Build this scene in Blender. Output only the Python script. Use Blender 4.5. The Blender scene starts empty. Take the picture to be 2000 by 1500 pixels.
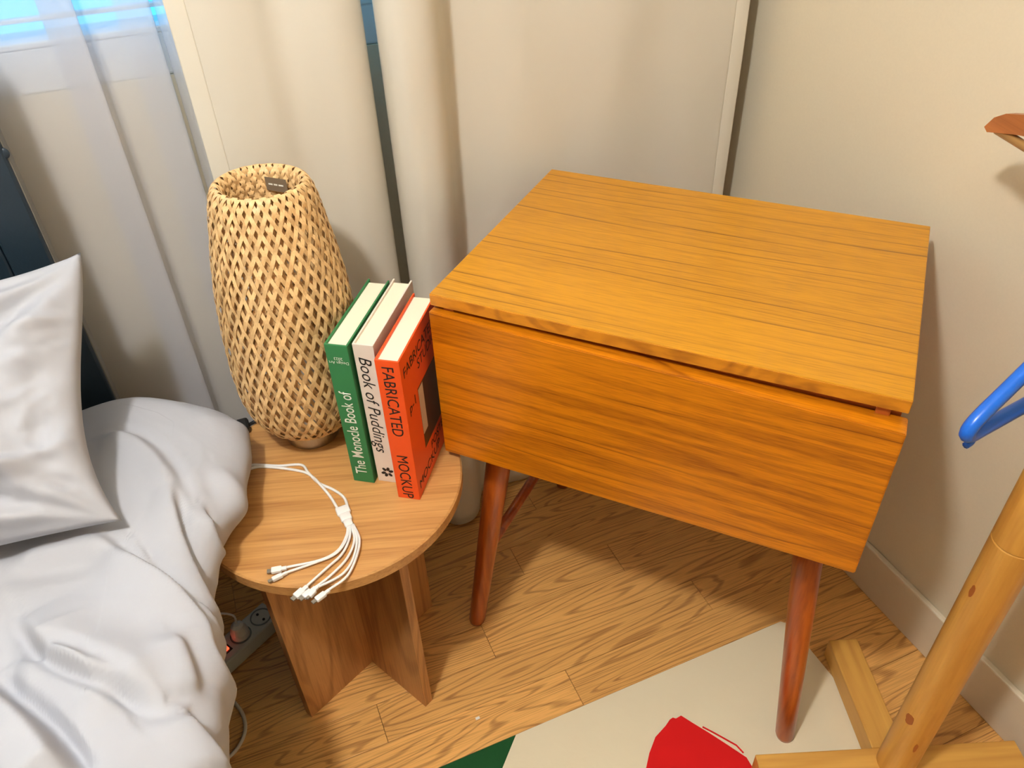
import bpy, bmesh, math, random
from mathutils import Vector, Matrix, noise
random.seed(7)
PI = math.pi
S = bpy.context.scene
C = S.collection

# ---------------------------------------------------------------- camera
FPX, CAMH = 1541.5046, 1.38
RV = Vector((0.920706, -0.388722, -0.034579))
UV = Vector((0.266958, 0.562707, 0.782365))
FV = Vector((0.284664, 0.729559, -0.62186))
CP = Vector((0, 0, CAMH))
cam_d = bpy.data.cameras.new('camera')
cam_d.sensor_width = 36; cam_d.sensor_fit = 'HORIZONTAL'
cam_d.lens = FPX * 36 / 2000; cam_d.clip_start = 0.02
cam = bpy.data.objects.new('camera', cam_d); C.objects.link(cam)
m = Matrix((RV, UV, -FV)).transposed().to_4x4(); m.translation = CP
cam.matrix_world = m
S.camera = cam

# ---------------------------------------------------------------- world and exposure
W = bpy.data.worlds.new('sky'); S.world = W; W.use_nodes = True
bg = W.node_tree.nodes['Background']
bg.inputs[0].default_value = (0.08, 0.50, 0.95, 1); bg.inputs[1].default_value = 1.35
S.view_settings.view_transform = 'Standard'; S.view_settings.look = 'None'
S.view_settings.gamma = 1; S.view_settings.use_curve_mapping = False
S.view_settings.exposure = 0.75
LAMP_POWER = 330.0          # emission strength of the globe of the ceiling lamp
LAMP_COL = (1.0, 0.99, 0.96)
LAMP_POS = Vector((-0.37, 0.19, 2.20))


def ray(x, y): return FV + RV * ((x - 1000) / FPX) - UV * ((y - 750) / FPX)
def atz(x, y, z):
    d = ray(x, y); return CP + d * ((z - CAMH) / d.z)
def aty(x, y, Y):
    d = ray(x, y); return CP + d * (Y / d.y)

# ---------------------------------------------------------------- materials
def newmat(name):
    mt = bpy.data.materials.new(name); mt.use_nodes = True
    nt = mt.node_tree; b = nt.nodes['Principled BSDF']
    return mt, nt, b
def srgb(r, g, b):
    f = lambda c: (c / 255 / 12.92) if c / 255 <= .04045 else ((c / 255 + .055) / 1.055) ** 2.4
    return (f(r), f(g), f(b), 1)
def N(nt, typ, **kw):
    n = nt.nodes.new(typ)
    for k, v in kw.items(): setattr(n, k, v)
    return n
def math_n(nt, op, a, b=None, clamp=False):
    n = nt.nodes.new('ShaderNodeMath'); n.operation = op; n.use_clamp = clamp
    for i, v in enumerate((a, b)):
        if v is None: continue
        if isinstance(v, (int, float)): n.inputs[i].default_value = v
        else: nt.links.new(v, n.inputs[i])
    return n.outputs[0]
def mixc(nt, fac, a, b, mode='MIX'):
    n = nt.nodes.new('ShaderNodeMix'); n.data_type = 'RGBA'; n.blend_type = mode
    for sock, v in ((n.inputs[0], fac), (n.inputs[6], a), (n.inputs[7], b)):
        if isinstance(v, (int, float)): sock.default_value = v
        elif isinstance(v, tuple): sock.default_value = v
        else: nt.links.new(v, sock)
    return n.outputs[2]
def ramp(nt, fac, stops):
    n = nt.nodes.new('ShaderNodeValToRGB'); cr = n.color_ramp
    while len(cr.elements) < len(stops): cr.elements.new(.5)
    for e, (p, v) in zip(cr.elements, stops):
        e.position = p; e.color = (v, v, v, 1) if not isinstance(v, tuple) else v
    nt.links.new(fac, n.inputs[0]); return n.outputs[0]
def noise_n(nt, vec, scale, detail=2, rough=.5, dist=0):
    n = nt.nodes.new('ShaderNodeTexNoise')
    n.inputs['Scale'].default_value = scale; n.inputs['Detail'].default_value = detail
    n.inputs['Roughness'].default_value = rough; n.inputs['Distortion'].default_value = dist
    nt.links.new(vec, n.inputs['Vector']); return n.outputs[0]
def mapped(nt, vec, scale):
    n = nt.nodes.new('ShaderNodeVectorMath'); n.operation = 'MULTIPLY'
    n.inputs[1].default_value = scale; nt.links.new(vec, n.inputs[0]); return n.outputs[0]
def objvec(nt, rnd=True):
    t = N(nt, 'ShaderNodeTexCoord')
    if not rnd: return t.outputs['Object'], None
    oi = N(nt, 'ShaderNodeObjectInfo')
    v = N(nt, 'ShaderNodeVectorMath'); v.operation = 'MULTIPLY_ADD'
    v.inputs[1].default_value = (37.1, 23.7, 41.3)
    cx = N(nt, 'ShaderNodeCombineXYZ')
    for i in range(3): nt.links.new(oi.outputs['Random'], cx.inputs[i])
    nt.links.new(cx.outputs[0], v.inputs[0]); nt.links.new(t.outputs['Object'], v.inputs[2])
    return v.outputs[0], oi.outputs['Random']
def bump(nt, b, height, strength, dist=.001):
    n = N(nt, 'ShaderNodeBump'); n.inputs['Strength'].default_value = strength
    n.inputs['Distance'].default_value = dist
    nt.links.new(height, n.inputs['Height']); nt.links.new(n.outputs[0], b.inputs['Normal'])

def plain(name, col, rough=.5, metal=0, bmp=None, spec=None):
    mt, nt, b = newmat(name)
    b.inputs['Base Color'].default_value = col; b.inputs['Roughness'].default_value = rough
    b.inputs['Metallic'].default_value = metal
    v, _ = objvec(nt, False)
    nz = noise_n(nt, v, bmp[0] if bmp else 40, 3)
    dk = tuple(c * .88 for c in col[:3]) + (1,)
    nt.links.new(mixc(nt, math_n(nt, 'MULTIPLY', nz, .5), col, dk), b.inputs['Base Color'])
    if bmp: bump(nt, b, nz, bmp[1])
    return mt
def wood(name, base, dark, axis=(1, 1, 1), rings=30, ring_amt=.5, ring_w=.5, pore=(7, 300), pore_amt=.25, figure=(.9, 7), rough=.4, vary=.0, lines=0, line_axis=1, dist=.4, coat=0):
    """grain along the local x axis (axis re-orders the coordinates)"""
    mt, nt, b = newmat(name)
    v, rnd = objvec(nt)
    if axis != (1, 1, 1):
        sp = N(nt, 'ShaderNodeSeparateXYZ'); cb = N(nt, 'ShaderNodeCombineXYZ')
        nt.links.new(v, sp.inputs[0])
        for i, k in enumerate(axis): nt.links.new(sp.outputs[k], cb.inputs[i])
        v = cb.outputs[0]
    fig = noise_n(nt, mapped(nt, v, (figure[0], figure[1], figure[1])), 1, 2, .45, dist)
    sn = math_n(nt, 'SINE', math_n(nt, 'MULTIPLY', fig, rings * 2 * PI / 3))
    ln = ramp(nt, math_n(nt, 'ADD', math_n(nt, 'MULTIPLY', sn, .5), .5), [(1 - ring_w, 0.0), (1.0, 1.0)])
    po = noise_n(nt, mapped(nt, v, (pore[0], pore[1], pore[1])), 1, 2, .6)
    po = ramp(nt, po, [(.42, 0.0), (.72, 1.0)])
    tone = noise_n(nt, mapped(nt, v, (1.2, 16, 16)), 1, 3, .6)
    amt = math_n(nt, 'ADD', math_n(nt, 'MULTIPLY', ln, ring_amt), math_n(nt, 'MULTIPLY', po, pore_amt))
    amt = math_n(nt, 'ADD', amt, math_n(nt, 'MULTIPLY', math_n(nt, 'SUBTRACT', tone, .5), .38), True)
    if lines:
        sp2 = N(nt, 'ShaderNodeSeparateXYZ'); nt.links.new(v, sp2.inputs[0])
        wob = noise_n(nt, mapped(nt, v, (1.1, 7, 7)), 1, 2, .5)
        ph = math_n(nt, 'ADD', math_n(nt, 'MULTIPLY', sp2.outputs[line_axis], lines), math_n(nt, 'MULTIPLY', wob, 3.2))
        l1 = ramp(nt, math_n(nt, 'FRACT', ph), [(0.0, 1.0), (.08, .35), (.26, 0.0), (.94, 0.0), (1.0, 1.0)])
        st = ramp(nt, noise_n(nt, mapped(nt, v, (2.2, lines * .9, lines * .9)), 1, 2), [(.36, .12), (.62, 1.0)])
        amt = math_n(nt, 'MAXIMUM', amt, math_n(nt, 'MULTIPLY', math_n(nt, 'MULTIPLY', l1, st), .95))
    col = mixc(nt, amt, base, dark)
    if vary:
        hv = N(nt, 'ShaderNodeHueSaturation')
        nt.links.new(col, hv.inputs['Color'])
        nt.links.new(math_n(nt, 'ADD', math_n(nt, 'MULTIPLY', rnd, vary), 1 - vary / 2), hv.inputs['Value'])
        col = hv.outputs[0]
    nt.links.new(col, b.inputs['Base Color'])
    b.inputs['Roughness'].default_value = rough
    if coat:
        b.inputs['Coat Weight'].default_value = coat; b.inputs['Coat Roughness'].default_value = .22
    return mt
def fabric(name, col, transl=.0, transp=.0, weave=900, wrinkle=0, rough=.9):
    mt, nt, b = newmat(name)
    v, _ = objvec(nt, False)
    b.inputs['Roughness'].default_value = rough
    nz = noise_n(nt, v, 3.2, 3)
    dk = tuple(c * .93 for c in col[:3]) + (1,)
    cc = mixc(nt, nz, col, dk); nt.links.new(cc, b.inputs['Base Color'])
    wv = noise_n(nt, v, weave, 1)
    h = wv
    if wrinkle:
        h = math_n(nt, 'ADD', math_n(nt, 'MULTIPLY', wv, .03), noise_n(nt, v, wrinkle, 3, .5, .6))
    bump(nt, b, h, .25 if wrinkle else .1, .004 if wrinkle else .0004)
    out = nt.nodes['Material Output']; sh = b.outputs[0]
    if transl:
        t = N(nt, 'ShaderNodeBsdfTranslucent'); nt.links.new(cc, t.inputs[0])
        mx = N(nt, 'ShaderNodeMixShader'); mx.inputs[0].default_value = transl
        nt.links.new(sh, mx.inputs[1]); nt.links.new(t.outputs[0], mx.inputs[2]); sh = mx.outputs[0]
    if transp:
        t = N(nt, 'ShaderNodeBsdfTransparent')
        mx = N(nt, 'ShaderNodeMixShader'); mx.inputs[0].default_value = transp
        nt.links.new(sh, mx.inputs[1]); nt.links.new(t.outputs[0], mx.inputs[2]); sh = mx.outputs[0]
    nt.links.new(sh, out.inputs[0])
    return mt
def emis(name, col, s):
    mt, nt, b = newmat(name)
    b.inputs['Base Color'].default_value = col
    b.inputs['Emission Color'].default_value = col; b.inputs['Emission Strength'].default_value = s
    return mt

M = {}
M['wall'] = plain('wall_paint', srgb(222, 211, 186), .85, bmp=(260, .06))
M['ceil'] = plain('ceiling_paint', srgb(232, 226, 212), .9)
M['base'] = plain('baseboard_paint', srgb(226, 214, 190), .45)
M['floor'] = wood('oak_floor', srgb(234, 178, 102), srgb(134, 80, 34), rings=90, ring_amt=.46, ring_w=.30, figure=(1.2, 12), pore=(14, 520), pore_amt=.38, rough=.42, vary=.2, dist=.35)
M['subfloor'] = plain('subfloor', srgb(70, 44, 24), .9)
M['teak'] = wood('teak_veneer_top', srgb(202, 138, 10), srgb(96, 44, 4), rings=14, ring_amt=.06, ring_w=.7, pore=(22, 420), pore_amt=.30, figure=(.5, 22), rough=.36, lines=44, line_axis=1, dist=.1, coat=.2)
M['teak_front'] = wood('teak_veneer_front', srgb(214, 128, 10), srgb(104, 38, 2), rings=16, ring_amt=.34, ring_w=.8, pore=(22, 420), pore_amt=.34, figure=(.7, 20), rough=.36, lines=40, line_axis=2, dist=.2, coat=.2)
M['teak_edge'] = wood('teak_edge', srgb(208, 134, 30), srgb(128, 68, 16), rings=12, ring_amt=.4, ring_w=.8, pore=(30, 120), pore_amt=.3, figure=(9, 9), rough=.4, dist=1.2)
M['teak_rail'] = wood('teak_rail', srgb(176, 88, 26), srgb(110, 46, 12), rings=10, ring_amt=.15, figure=(.6, 20), rough=.4)
M['leg'] = wood('stained_leg', srgb(188, 92, 26), srgb(120, 38, 10), axis=(2, 0, 1), rings=8, ring_amt=.5, ring_w=.9, figure=(3, 26), pore=(12, 260), pore_amt=.25, rough=.3, dist=.5, coat=.4)
M['oak_top'] = wood('oak_table_top', srgb(206, 154, 92), srgb(150, 94, 44), rings=16, ring_amt=.3, ring_w=.6, figure=(.8, 16), pore=(10, 300), pore_amt=.4, rough=.42, dist=.3)
M['oak_leg'] = wood('oak_table_panel', srgb(196, 140, 84), srgb(132, 80, 38), axis=(2, 0, 1), rings=24, ring_amt=.42, ring_w=.5, figure=(1.4, 10), pore=(10, 300), pore_amt=.35, rough=.45, dist=.5)
M['bamboo'] = wood('bamboo_strip', srgb(232, 194, 138), srgb(184, 130, 70), axis=(2, 0, 1), rings=6, ring_amt=.2, figure=(4, 60), pore=(20, 500), pore_amt=.35, rough=.5, vary=.22)
M['pine_x'] = wood('pine_bar', srgb(222, 170, 84), srgb(170, 106, 36), rings=8, ring_amt=.25, ring_w=.7, figure=(1.6, 18), pore=(6, 90), pore_amt=.2, rough=.4, dist=.6)
M['pine_z'] = wood('pine_pole', srgb(220, 164, 76), srgb(160, 92, 26), axis=(2, 0, 1), rings=8, ring_amt=.3, ring_w=.7, figure=(1.8, 14), pore=(6, 90), pore_amt=.2, rough=.36, dist=.8)
M['knot'] = plain('pine_knot', srgb(168, 92, 34), .45)
M['hang_wood'] = wood('hanger_wood', srgb(184, 112, 58), srgb(130, 70, 30), rings=8, ring_amt=.3, rough=.35)
M['hang_rod'] = wood('hanger_rod', srgb(206, 160, 96), srgb(150, 100, 50), rings=8, ring_amt=.2, rough=.4)
M['blue'] = plain('blue_plastic', srgb(24, 104, 214), .3)
M['chrome'] = plain('brushed_steel', srgb(190, 186, 178), .28, 1)
M['curtain'] = fabric('curtain_cloth', srgb(228, 221, 206), transl=.12, weave=700)
M['hem'] = fabric('curtain_hem_cloth', srgb(230, 223, 207), transl=.08, weave=700)
M['sheer'] = fabric('sheer_cloth', srgb(230, 230, 235), transl=.25, transp=.52, weave=900)
M['linen'] = fabric('white_bed_linen', srgb(181, 182, 189), weave=800, wrinkle=14)
M['navy'] = plain('navy_leatherette', srgb(26, 42, 54), .42, bmp=(300, .15))
M['navy_edge'] = plain('headboard_edge', srgb(120, 116, 108), .6)
M['black'] = plain('black_plastic', srgb(16, 16, 18), .4)
M['white_pl'] = plain('white_plastic', srgb(240, 238, 234), .35)
M['tip'] = plain('connector_metal', srgb(150, 140, 124), .55, .6)
M['strip'] = plain('power_strip_plastic', srgb(206, 210, 204), .4)
M['strip_dk'] = plain('socket_grey', srgb(120, 130, 130), .5)
M['cord'] = plain('cream_cord', srgb(214, 204, 186), .5)
M['redlight'] = emis('red_switch', (1, .06, .02, 1), 2.2)
M['rug'] = fabric('cream_rug_pile', srgb(236, 224, 194), weave=500, wrinkle=22)
M['rug_green'] = fabric('green_rug_pile', srgb(4, 74, 28), weave=500, wrinkle=60)
M['rug_red'] = fabric('red_rug_pile', srgb(216, 4, 6), weave=700)
M['bk_green'] = plain('green_book_cloth', srgb(46, 124, 72), .6, bmp=(900, .1))
M['bk_white'] = plain('pale_book_cover', srgb(236, 222, 208), .5)
M['bk_orange'] = plain('orange_book_cover', srgb(240, 84, 24), .42)
M['paper'] = plain('book_pages', srgb(240, 230, 206), .85, bmp=(500, .1))
M['ink_white'] = plain('white_ink', srgb(240, 240, 228), .6)
M['ink_black'] = plain('black_ink', srgb(24, 20, 20), .6)
M['print'] = plain('cover_photo_dark', srgb(70, 40, 26), .35, bmp=(30, .01))
M['print2'] = plain('cover_photo_pale', srgb(206, 188, 168), .35)
M['frame'] = plain('window_frame_paint', srgb(225, 228, 230), .4)
M['sticker'] = plain('grey_sticker', srgb(122, 106, 86), .6)
def glass():
    mt, nt, b = newmat('window_glass')
    b.inputs['Transmission Weight'].default_value = 1; b.inputs['Roughness'].default_value = 0.0
    b.inputs['IOR'].default_value = 1.05; b.inputs['Base Color'].default_value = (.9, .97, 1, 1)
    return mt
M['glass'] = glass()

# ---------------------------------------------------------------- mesh helpers
def obj(name, bm, mat, parent=None, smooth=False, kind=None):
    me = bpy.data.meshes.new(name)
    if isinstance(bm, bmesh.types.BMesh):
        bmesh.ops.recalc_face_normals(bm, faces=bm.faces); bm.to_mesh(me); bm.free()
    else:
        me.from_pydata(bm[0], [], bm[1]); me.update()
    if smooth:
        for p in me.polygons: p.use_smooth = True
    me.materials.append(M[mat] if isinstance(mat, str) else mat)
    o = bpy.data.objects.new(name, me); C.objects.link(o)
    if parent: o.parent = parent
    if kind: o['kind'] = kind
    return o
def link(name, me, parent, loc=(0, 0, 0), rz=0):
    o = bpy.data.objects.new(name, me); C.objects.link(o); o.parent = parent
    o.location = loc; o.rotation_euler = (0, 0, rz); return o
def thing(name, label, cat, loc=(0, 0, 0), rz=0, group=None):
    o = bpy.data.objects.new(name, None); C.objects.link(o); o.empty_display_size = .05
    o.location = loc; o.rotation_euler = (0, 0, rz); tag(o, label, cat, group); return o
def tag(o, label, cat, group=None):
    o['label'] = label; o['category'] = cat
    if group: o['group'] = group
    return o
def box(bm, lo, hi, bev=0, mat=None):
    b2 = bmesh.new(); bmesh.ops.create_cube(b2, size=1)
    for v in b2.verts:
        v.co = Vector([(lo[i] + hi[i]) / 2 + v.co[i] * (hi[i] - lo[i]) for i in range(3)])
    if bev: bmesh.ops.bevel(b2, geom=b2.edges[:], offset=bev, segments=2, affect='EDGES', profile=.5)
    if mat: bmesh.ops.transform(b2, matrix=mat, verts=b2.verts)
    me = bpy.data.meshes.new('t'); b2.to_mesh(me); b2.free(); bm.from_mesh(me); bpy.data.meshes.remove(me)
    return bm
def nbox(lo, hi, bev=0, mat=None): return box(bmesh.new(), lo, hi, bev, mat)
def lathe(prof, seg=32, cap=True):
    bm = bmesh.new(); rows = []
    for r, z in prof:
        rows.append([bm.verts.new((r * math.cos(2 * PI * k / seg), r * math.sin(2 * PI * k / seg), z)) for k in range(seg)])
    for a, b in zip(rows, rows[1:]):
        for k in range(seg): bm.faces.new((a[k], a[(k + 1) % seg], b[(k + 1) % seg], b[k]))
    if cap: bm.faces.new(rows[0][::-1]); bm.faces.new(rows[-1])
    return bm
def catmull(pts, n=8):
    P = [Vector(p) for p in pts]; P = [P[0] * 2 - P[1]] + P + [P[-1] * 2 - P[-2]]; out = []
    for i in range(1, len(P) - 2):
        for k in range(n):
            t = k / n
            out.append(.5 * ((2 * P[i]) + (-P[i - 1] + P[i + 1]) * t + (2 * P[i - 1] - 5 * P[i] + 4 * P[i + 1] - P[i + 2]) * t * t + (-P[i - 1] + 3 * P[i] - 3 * P[i + 1] + P[i + 2]) * t ** 3))
    out.append(P[-2]); return out
def tube(pts, r, seg=8, n=8, bm=None, smooth_path=True):
    bm = bm or bmesh.new()
    P = catmull(pts, n) if smooth_path else [Vector(p) for p in pts]
    rad = r if callable(r) else (lambda t: r)
    rows = []; up = None
    for i, p in enumerate(P):
        t = (P[min(i + 1, len(P) - 1)] - P[max(i - 1, 0)]).normalized()
        if up is None: up = t.orthogonal().normalized()
        up = (up - t * up.dot(t)).normalized(); sd = t.cross(up)
        rr = rad(i / (len(P) - 1))
        rows.append([bm.verts.new(p + (up * math.cos(2 * PI * k / seg) + sd * math.sin(2 * PI * k / seg)) * rr) for k in range(seg)])
    for a, b in zip(rows, rows[1:]):
        for k in range(seg): bm.faces.new((a[k], a[(k + 1) % seg], b[(k + 1) % seg], b[k]))
    bm.faces.new(rows[0][::-1]); bm.faces.new(rows[-1]); return bm
def prism(pts, z0, z1, bm=None):
    bm = bm or bmesh.new()
    a = [bm.verts.new((p[0], p[1], z0)) for p in pts]; b = [bm.verts.new((p[0], p[1], z1)) for p in pts]
    n = len(pts)
    bm.faces.new(a[::-1]); bm.faces.new(b)
    for i in range(n): bm.faces.new((a[i], a[(i + 1) % n], b[(i + 1) % n], b[i]))
    return bm
def grid(fn, nu, nv, closed_u=False):
    vs = [fn(i / nu, j / nv) for j in range(nv + 1) for i in range(nu + 1)]
    fs = [(j * (nu + 1) + i, j * (nu + 1) + i + 1, (j + 1) * (nu + 1) + i + 1, (j + 1) * (nu + 1) + i) for j in range(nv) for i in range(nu)]
    return vs, fs
def interp(tab, x):
    if x <= tab[0][0]: return tab[0][1]
    for (a, b), (c, d) in zip(tab, tab[1:]):
        if x <= c:
            t = (x - a) / (c - a); t = t * t * (3 - 2 * t); return b + (d - b) * t
    return tab[-1][1]
def lin(tab, x):
    if x <= tab[0][0]: return tab[0][1]
    for (a, b), (c, d) in zip(tab, tab[1:]):
        if x <= c: return b + (d - b) * (x - a) / (c - a)
    return tab[-1][1]
def smooth01(a, b, x):
    t = max(0, min(1, (x - a) / (b - a))); return t * t * (3 - 2 * t)

# ---------------------------------------------------------------- the room
XR, YW, XL, YF, ZC = 1.032, 1.32, -2.30, -2.30, 2.36
def struct(name, bm, mat, **k): return obj(name, bm, mat, kind='structure', **k)
floor = struct('floor', nbox((XL, YF, -.06), (XR, YW, -.012)), 'subfloor')
PW, PL = .0800, .688
row_off = {0: .380, 1: .027, 2: .268, 3: .60, 4: .399, 5: .15, 6: .50, 7: .30, -1: .56, -2: .2, -3: .46}
plank_me = {}
k0 = int((YF - .68) / PW); k1 = int((YW - .68) / PW) + 1
for k in range(k0, k1):
    y0 = .68 + k * PW; y1 = min(y0 + PW, YW)
    if y1 - y0 < .005: continue
    off = row_off.get(k, (k * .37) % PL)
    x = off - PL * math.ceil((off - XL) / PL)
    while x < XR - .001:
        a, b = max(x, XL), min(x + PL, XR)
        key = (round(b - a, 3), round(y1 - y0, 3))
        if b - a > .01:
            if key not in plank_me:
                o = obj('plank', nbox((-key[0] / 2 + .0003, -key[1] / 2 + .0003, -.012), (key[0] / 2 - .0003, key[1] / 2 - .0003, 0), .0008), 'floor', floor)
                plank_me[key] = o.data
            else: o = link('plank', plank_me[key], floor)
            o.location = ((a + b) / 2, (y0 + y1) / 2, 0)
        x += PL
struct('wall_right', nbox((XR, YF - .1, -.06), (XR + .1, YW + .12, ZC)), 'wall')
struct('wall_left', nbox((XL - .1, YF - .1, -.06), (XL, YW + .12, ZC)), 'wall')
struct('wall_front', nbox((XL, YF - .1, -.06), (XR, YF, ZC)), 'wall')
struct('ceiling', nbox((XL - .1, YF - .1, ZC), (XR + .1, YW + .12, ZC + .08)), 'ceil')
WX0, WX1, WZ0, WZ1 = -1.75, .50, 1.025, 2.15
bm = bmesh.new()
box(bm, (XL, YW, -.06), (XR, YW + .12, WZ0)); box(bm, (XL, YW, WZ1), (XR, YW + .12, ZC))
box(bm, (XL, YW, WZ0), (WX0, YW + .12, WZ1)); box(bm, (WX1, YW, WZ0), (XR, YW + .12, WZ1))
struct('wall_back', bm, 'wall')
def baseboard(name, lo, hi, nrm):
    o = struct(name, nbox(lo, hi, .003), 'base'); return o
baseboard('baseboard_right', (XR - .012, YF, 0), (XR, YW, .117), 0)
baseboard('baseboard_back', (XL, YW - .012, 0), (XR - .012, YW, .117), 0)
win = struct('window_1', nbox((WX0, YW + .004, WZ0), (WX1, YW + .11, WZ0 + .062), .004), 'frame')
obj('sill_edge', nbox((WX0, YW + .002, WZ0 + .060), (WX1, YW + .03, WZ0 + .069), .002), 'frame', win)
obj('glazing_bar', nbox((WX0, YW + .05, WZ0 + .084), (WX1, YW + .064, WZ0 + .090), .001), 'frame', win)
for x in (WX0, -.68, WX1 - .05):
    obj('frame_post', nbox((x, YW + .04, WZ0 + .068), (x + .05, YW + .10, WZ1), .003), 'frame', win)
obj('head_rail', nbox((WX0, YW + .04, WZ1 - .05), (WX1, YW + .10, WZ1), .003), 'frame', win)
obj('pane', nbox((WX0, YW + .066, WZ0 + .055), (-.655, YW + .070, WZ1 - .04)), 'glass', win)
obj('pane', nbox((-.655, YW + .066, WZ0 + .055), (WX1, YW + .070, WZ1 - .04)), 'glass', win)

# ceiling lamp: the light of the room
cl = thing('ceiling_lamp_offscreen', 'white globe lamp hanging from the ceiling over the bed', 'lamp', (LAMP_POS.x, LAMP_POS.y, ZC))
obj('canopy', lathe([(.06, -.002), (.06, -.02), (.03, -.035)], 24), 'white_pl', cl)
mt = emis('lamp_globe', LAMP_COL + (1,), LAMP_POWER)
dz = LAMP_POS.z - ZC
obj('globe_offscreen', lathe([(.005, dz - .06)] + [(.06 * math.sin(a), dz - .06 * math.cos(a)) for a in [PI * i / 12 for i in range(1, 12)]] + [(.01, dz + .06)], 20), mt, cl, smooth=True)
obj('stem', lathe([(.012, dz + .05), (.012, -.03)], 12), 'white_pl', cl)

# ---------------------------------------------------------------- curtains
tag(obj('curtain_rail', nbox((-2.0, 1.225, 2.318), (1.0, 1.30, 2.345), .004), 'frame'), 'white curtain rail running along the ceiling above the window', 'curtain rail')
ZT = 2.3165
def sheet(name, path, z0, mat, parent=None, sway=0, nz=40, thick=.0, hemz=None):
    """hanging cloth: path = list of (x,y); extruded downward with a little sway"""
    P = catmull([(x, y, 0) for x, y in path], 7)
    n = len(P); vs = []; fs = []
    for j in range(nz + 1):
        z = ZT + (z0 - ZT) * j / nz
        for i, p in enumerate(P):
            w = sway * noise.noise(Vector((p.x * 5, p.y * 3, z * 1.7)))
            w2 = sway * .35 * noise.noise(Vector((p.x * 16 + 9, p.y * 5, z * 5)))
            vs.append((p.x + w * .4, p.y + w + w2, z + (.004 * noise.noise(Vector((p.x * 9, 0, 3))) if j == nz else 0)))
    for j in range(nz):
        for i in range(n - 1): fs.append((j * n + i, j * n + i + 1, (j + 1) * n + i + 1, (j + 1) * n + i))
    o = obj(name, (vs, fs), mat, parent, smooth=True)
    if thick:
        md = o.modifiers.new('thick', 'SOLIDIFY'); md.thickness = thick; md.offset = 0
    return o
# right opaque panel: rounded fold at its left edge, then nearly flat
cr = thing('curtain', 'cream opaque curtain hanging flat behind the teak cabinet', 'curtain', (.6, 1.25, 0))
cr.location = (0, 0, 0)
sheet('cloth', [(.296, 1.262), (.292, 1.235), (.298, 1.205), (.318, 1.186), (.350, 1.186), (.374, 1.205), (.392, 1.240), (.408, 1.262), (.44, 1.262), (.52, 1.254), (.62, 1.258), (.72, 1.251), (.82, 1.257), (.90, 1.252), (.955, 1.254)], .012, 'curtain', cr, sway=.009, nz=70, thick=.0016)
sheet('side_hem', [(.952, 1.2538), (.965, 1.2525), (.979, 1.253)], .012, 'hem', cr, sway=.009, nz=70, thick=.0022)
cl2 = thing('curtain', 'cream opaque curtain panel behind the bamboo lamp', 'curtain')
sheet('cloth', [(.030, 1.226), (.07, 1.222), (.11, 1.228), (.15, 1.242), (.19, 1.236), (.225, 1.228), (.252, 1.232), (.272, 1.246), (.277, 1.264)], .012, 'curtain', cl2, sway=.008, nz=70, thick=.0016)
sheet('side_hem', [(.006, 1.229), (.019, 1.2265), (.033, 1.2257)], .012, 'hem', cl2, sway=.008, nz=70, thick=.0022)
# sheer: three-layer pleats
ys = 1.287
def pleat(a, b): return [(a - .03, ys), (b - .004, ys - .019), (b, ys - .010), (a + .006, ys + .006), (a, ys + .014), (b + .004, ys + .012)]
path = [(-1.9, ys), (-1.6, ys + .006)]
for a in (-1.5, -1.38, -1.25, -1.13, -1.0, -.88, -.76, -.64, -.52, -.41): path += pleat(a, a + .035)
path += pleat(-.290, -.258) + pleat(-.148, -.109) + pleat(-.058, -.0155)[:5]
sh1 = tag(sheet('sheer_curtain', path, .03, 'sheer', sway=.004, nz=30), 'translucent white sheer curtain gathered in pleats across the window', 'curtain')
sh2 = tag(sheet('sheer_curtain', [(-.006, 1.292), (.006, 1.277), (.03, 1.283), (.06, 1.290), (.10, 1.285), (.16, 1.290)], .03, 'sheer', sway=.002, nz=30), 'narrow fold of sheer curtain beside the edge of the opaque curtain', 'curtain')

# ---------------------------------------------------------------- teak cabinet
P0 = atz(838, 573, .8)
CA = math.radians(-47.438)
cab = thing('cabinet', 'glossy orange teak cabinet with tapered splayed legs standing across the corner', 'cabinet', (P0.x, P0.y, 0), CA)
CWD, CDP = .6215, .449
obj('top_panel', nbox((0, 0, .781), (CWD, CDP, .80), .0015), 'teak', cab)
obj('front_edge_band', nbox((.001, -.0012, .7822), (CWD - .001, .0006, .7988)), 'teak_edge', cab)
carc = obj('body', nbox((.012, .022, .505), (CWD - .012, CDP - .008, .768), .001), 'teak_rail', cab)
obj('top_rail', nbox((.006, .011, .7645), (CWD - .006, CDP - .02, .782)), 'teak_rail', cab)
for x in (.018, CWD - .034): obj('hinge_block', nbox((x, .004, .768), (x + .016, .05, .7815), .001), 'teak_rail', cab)
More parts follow.
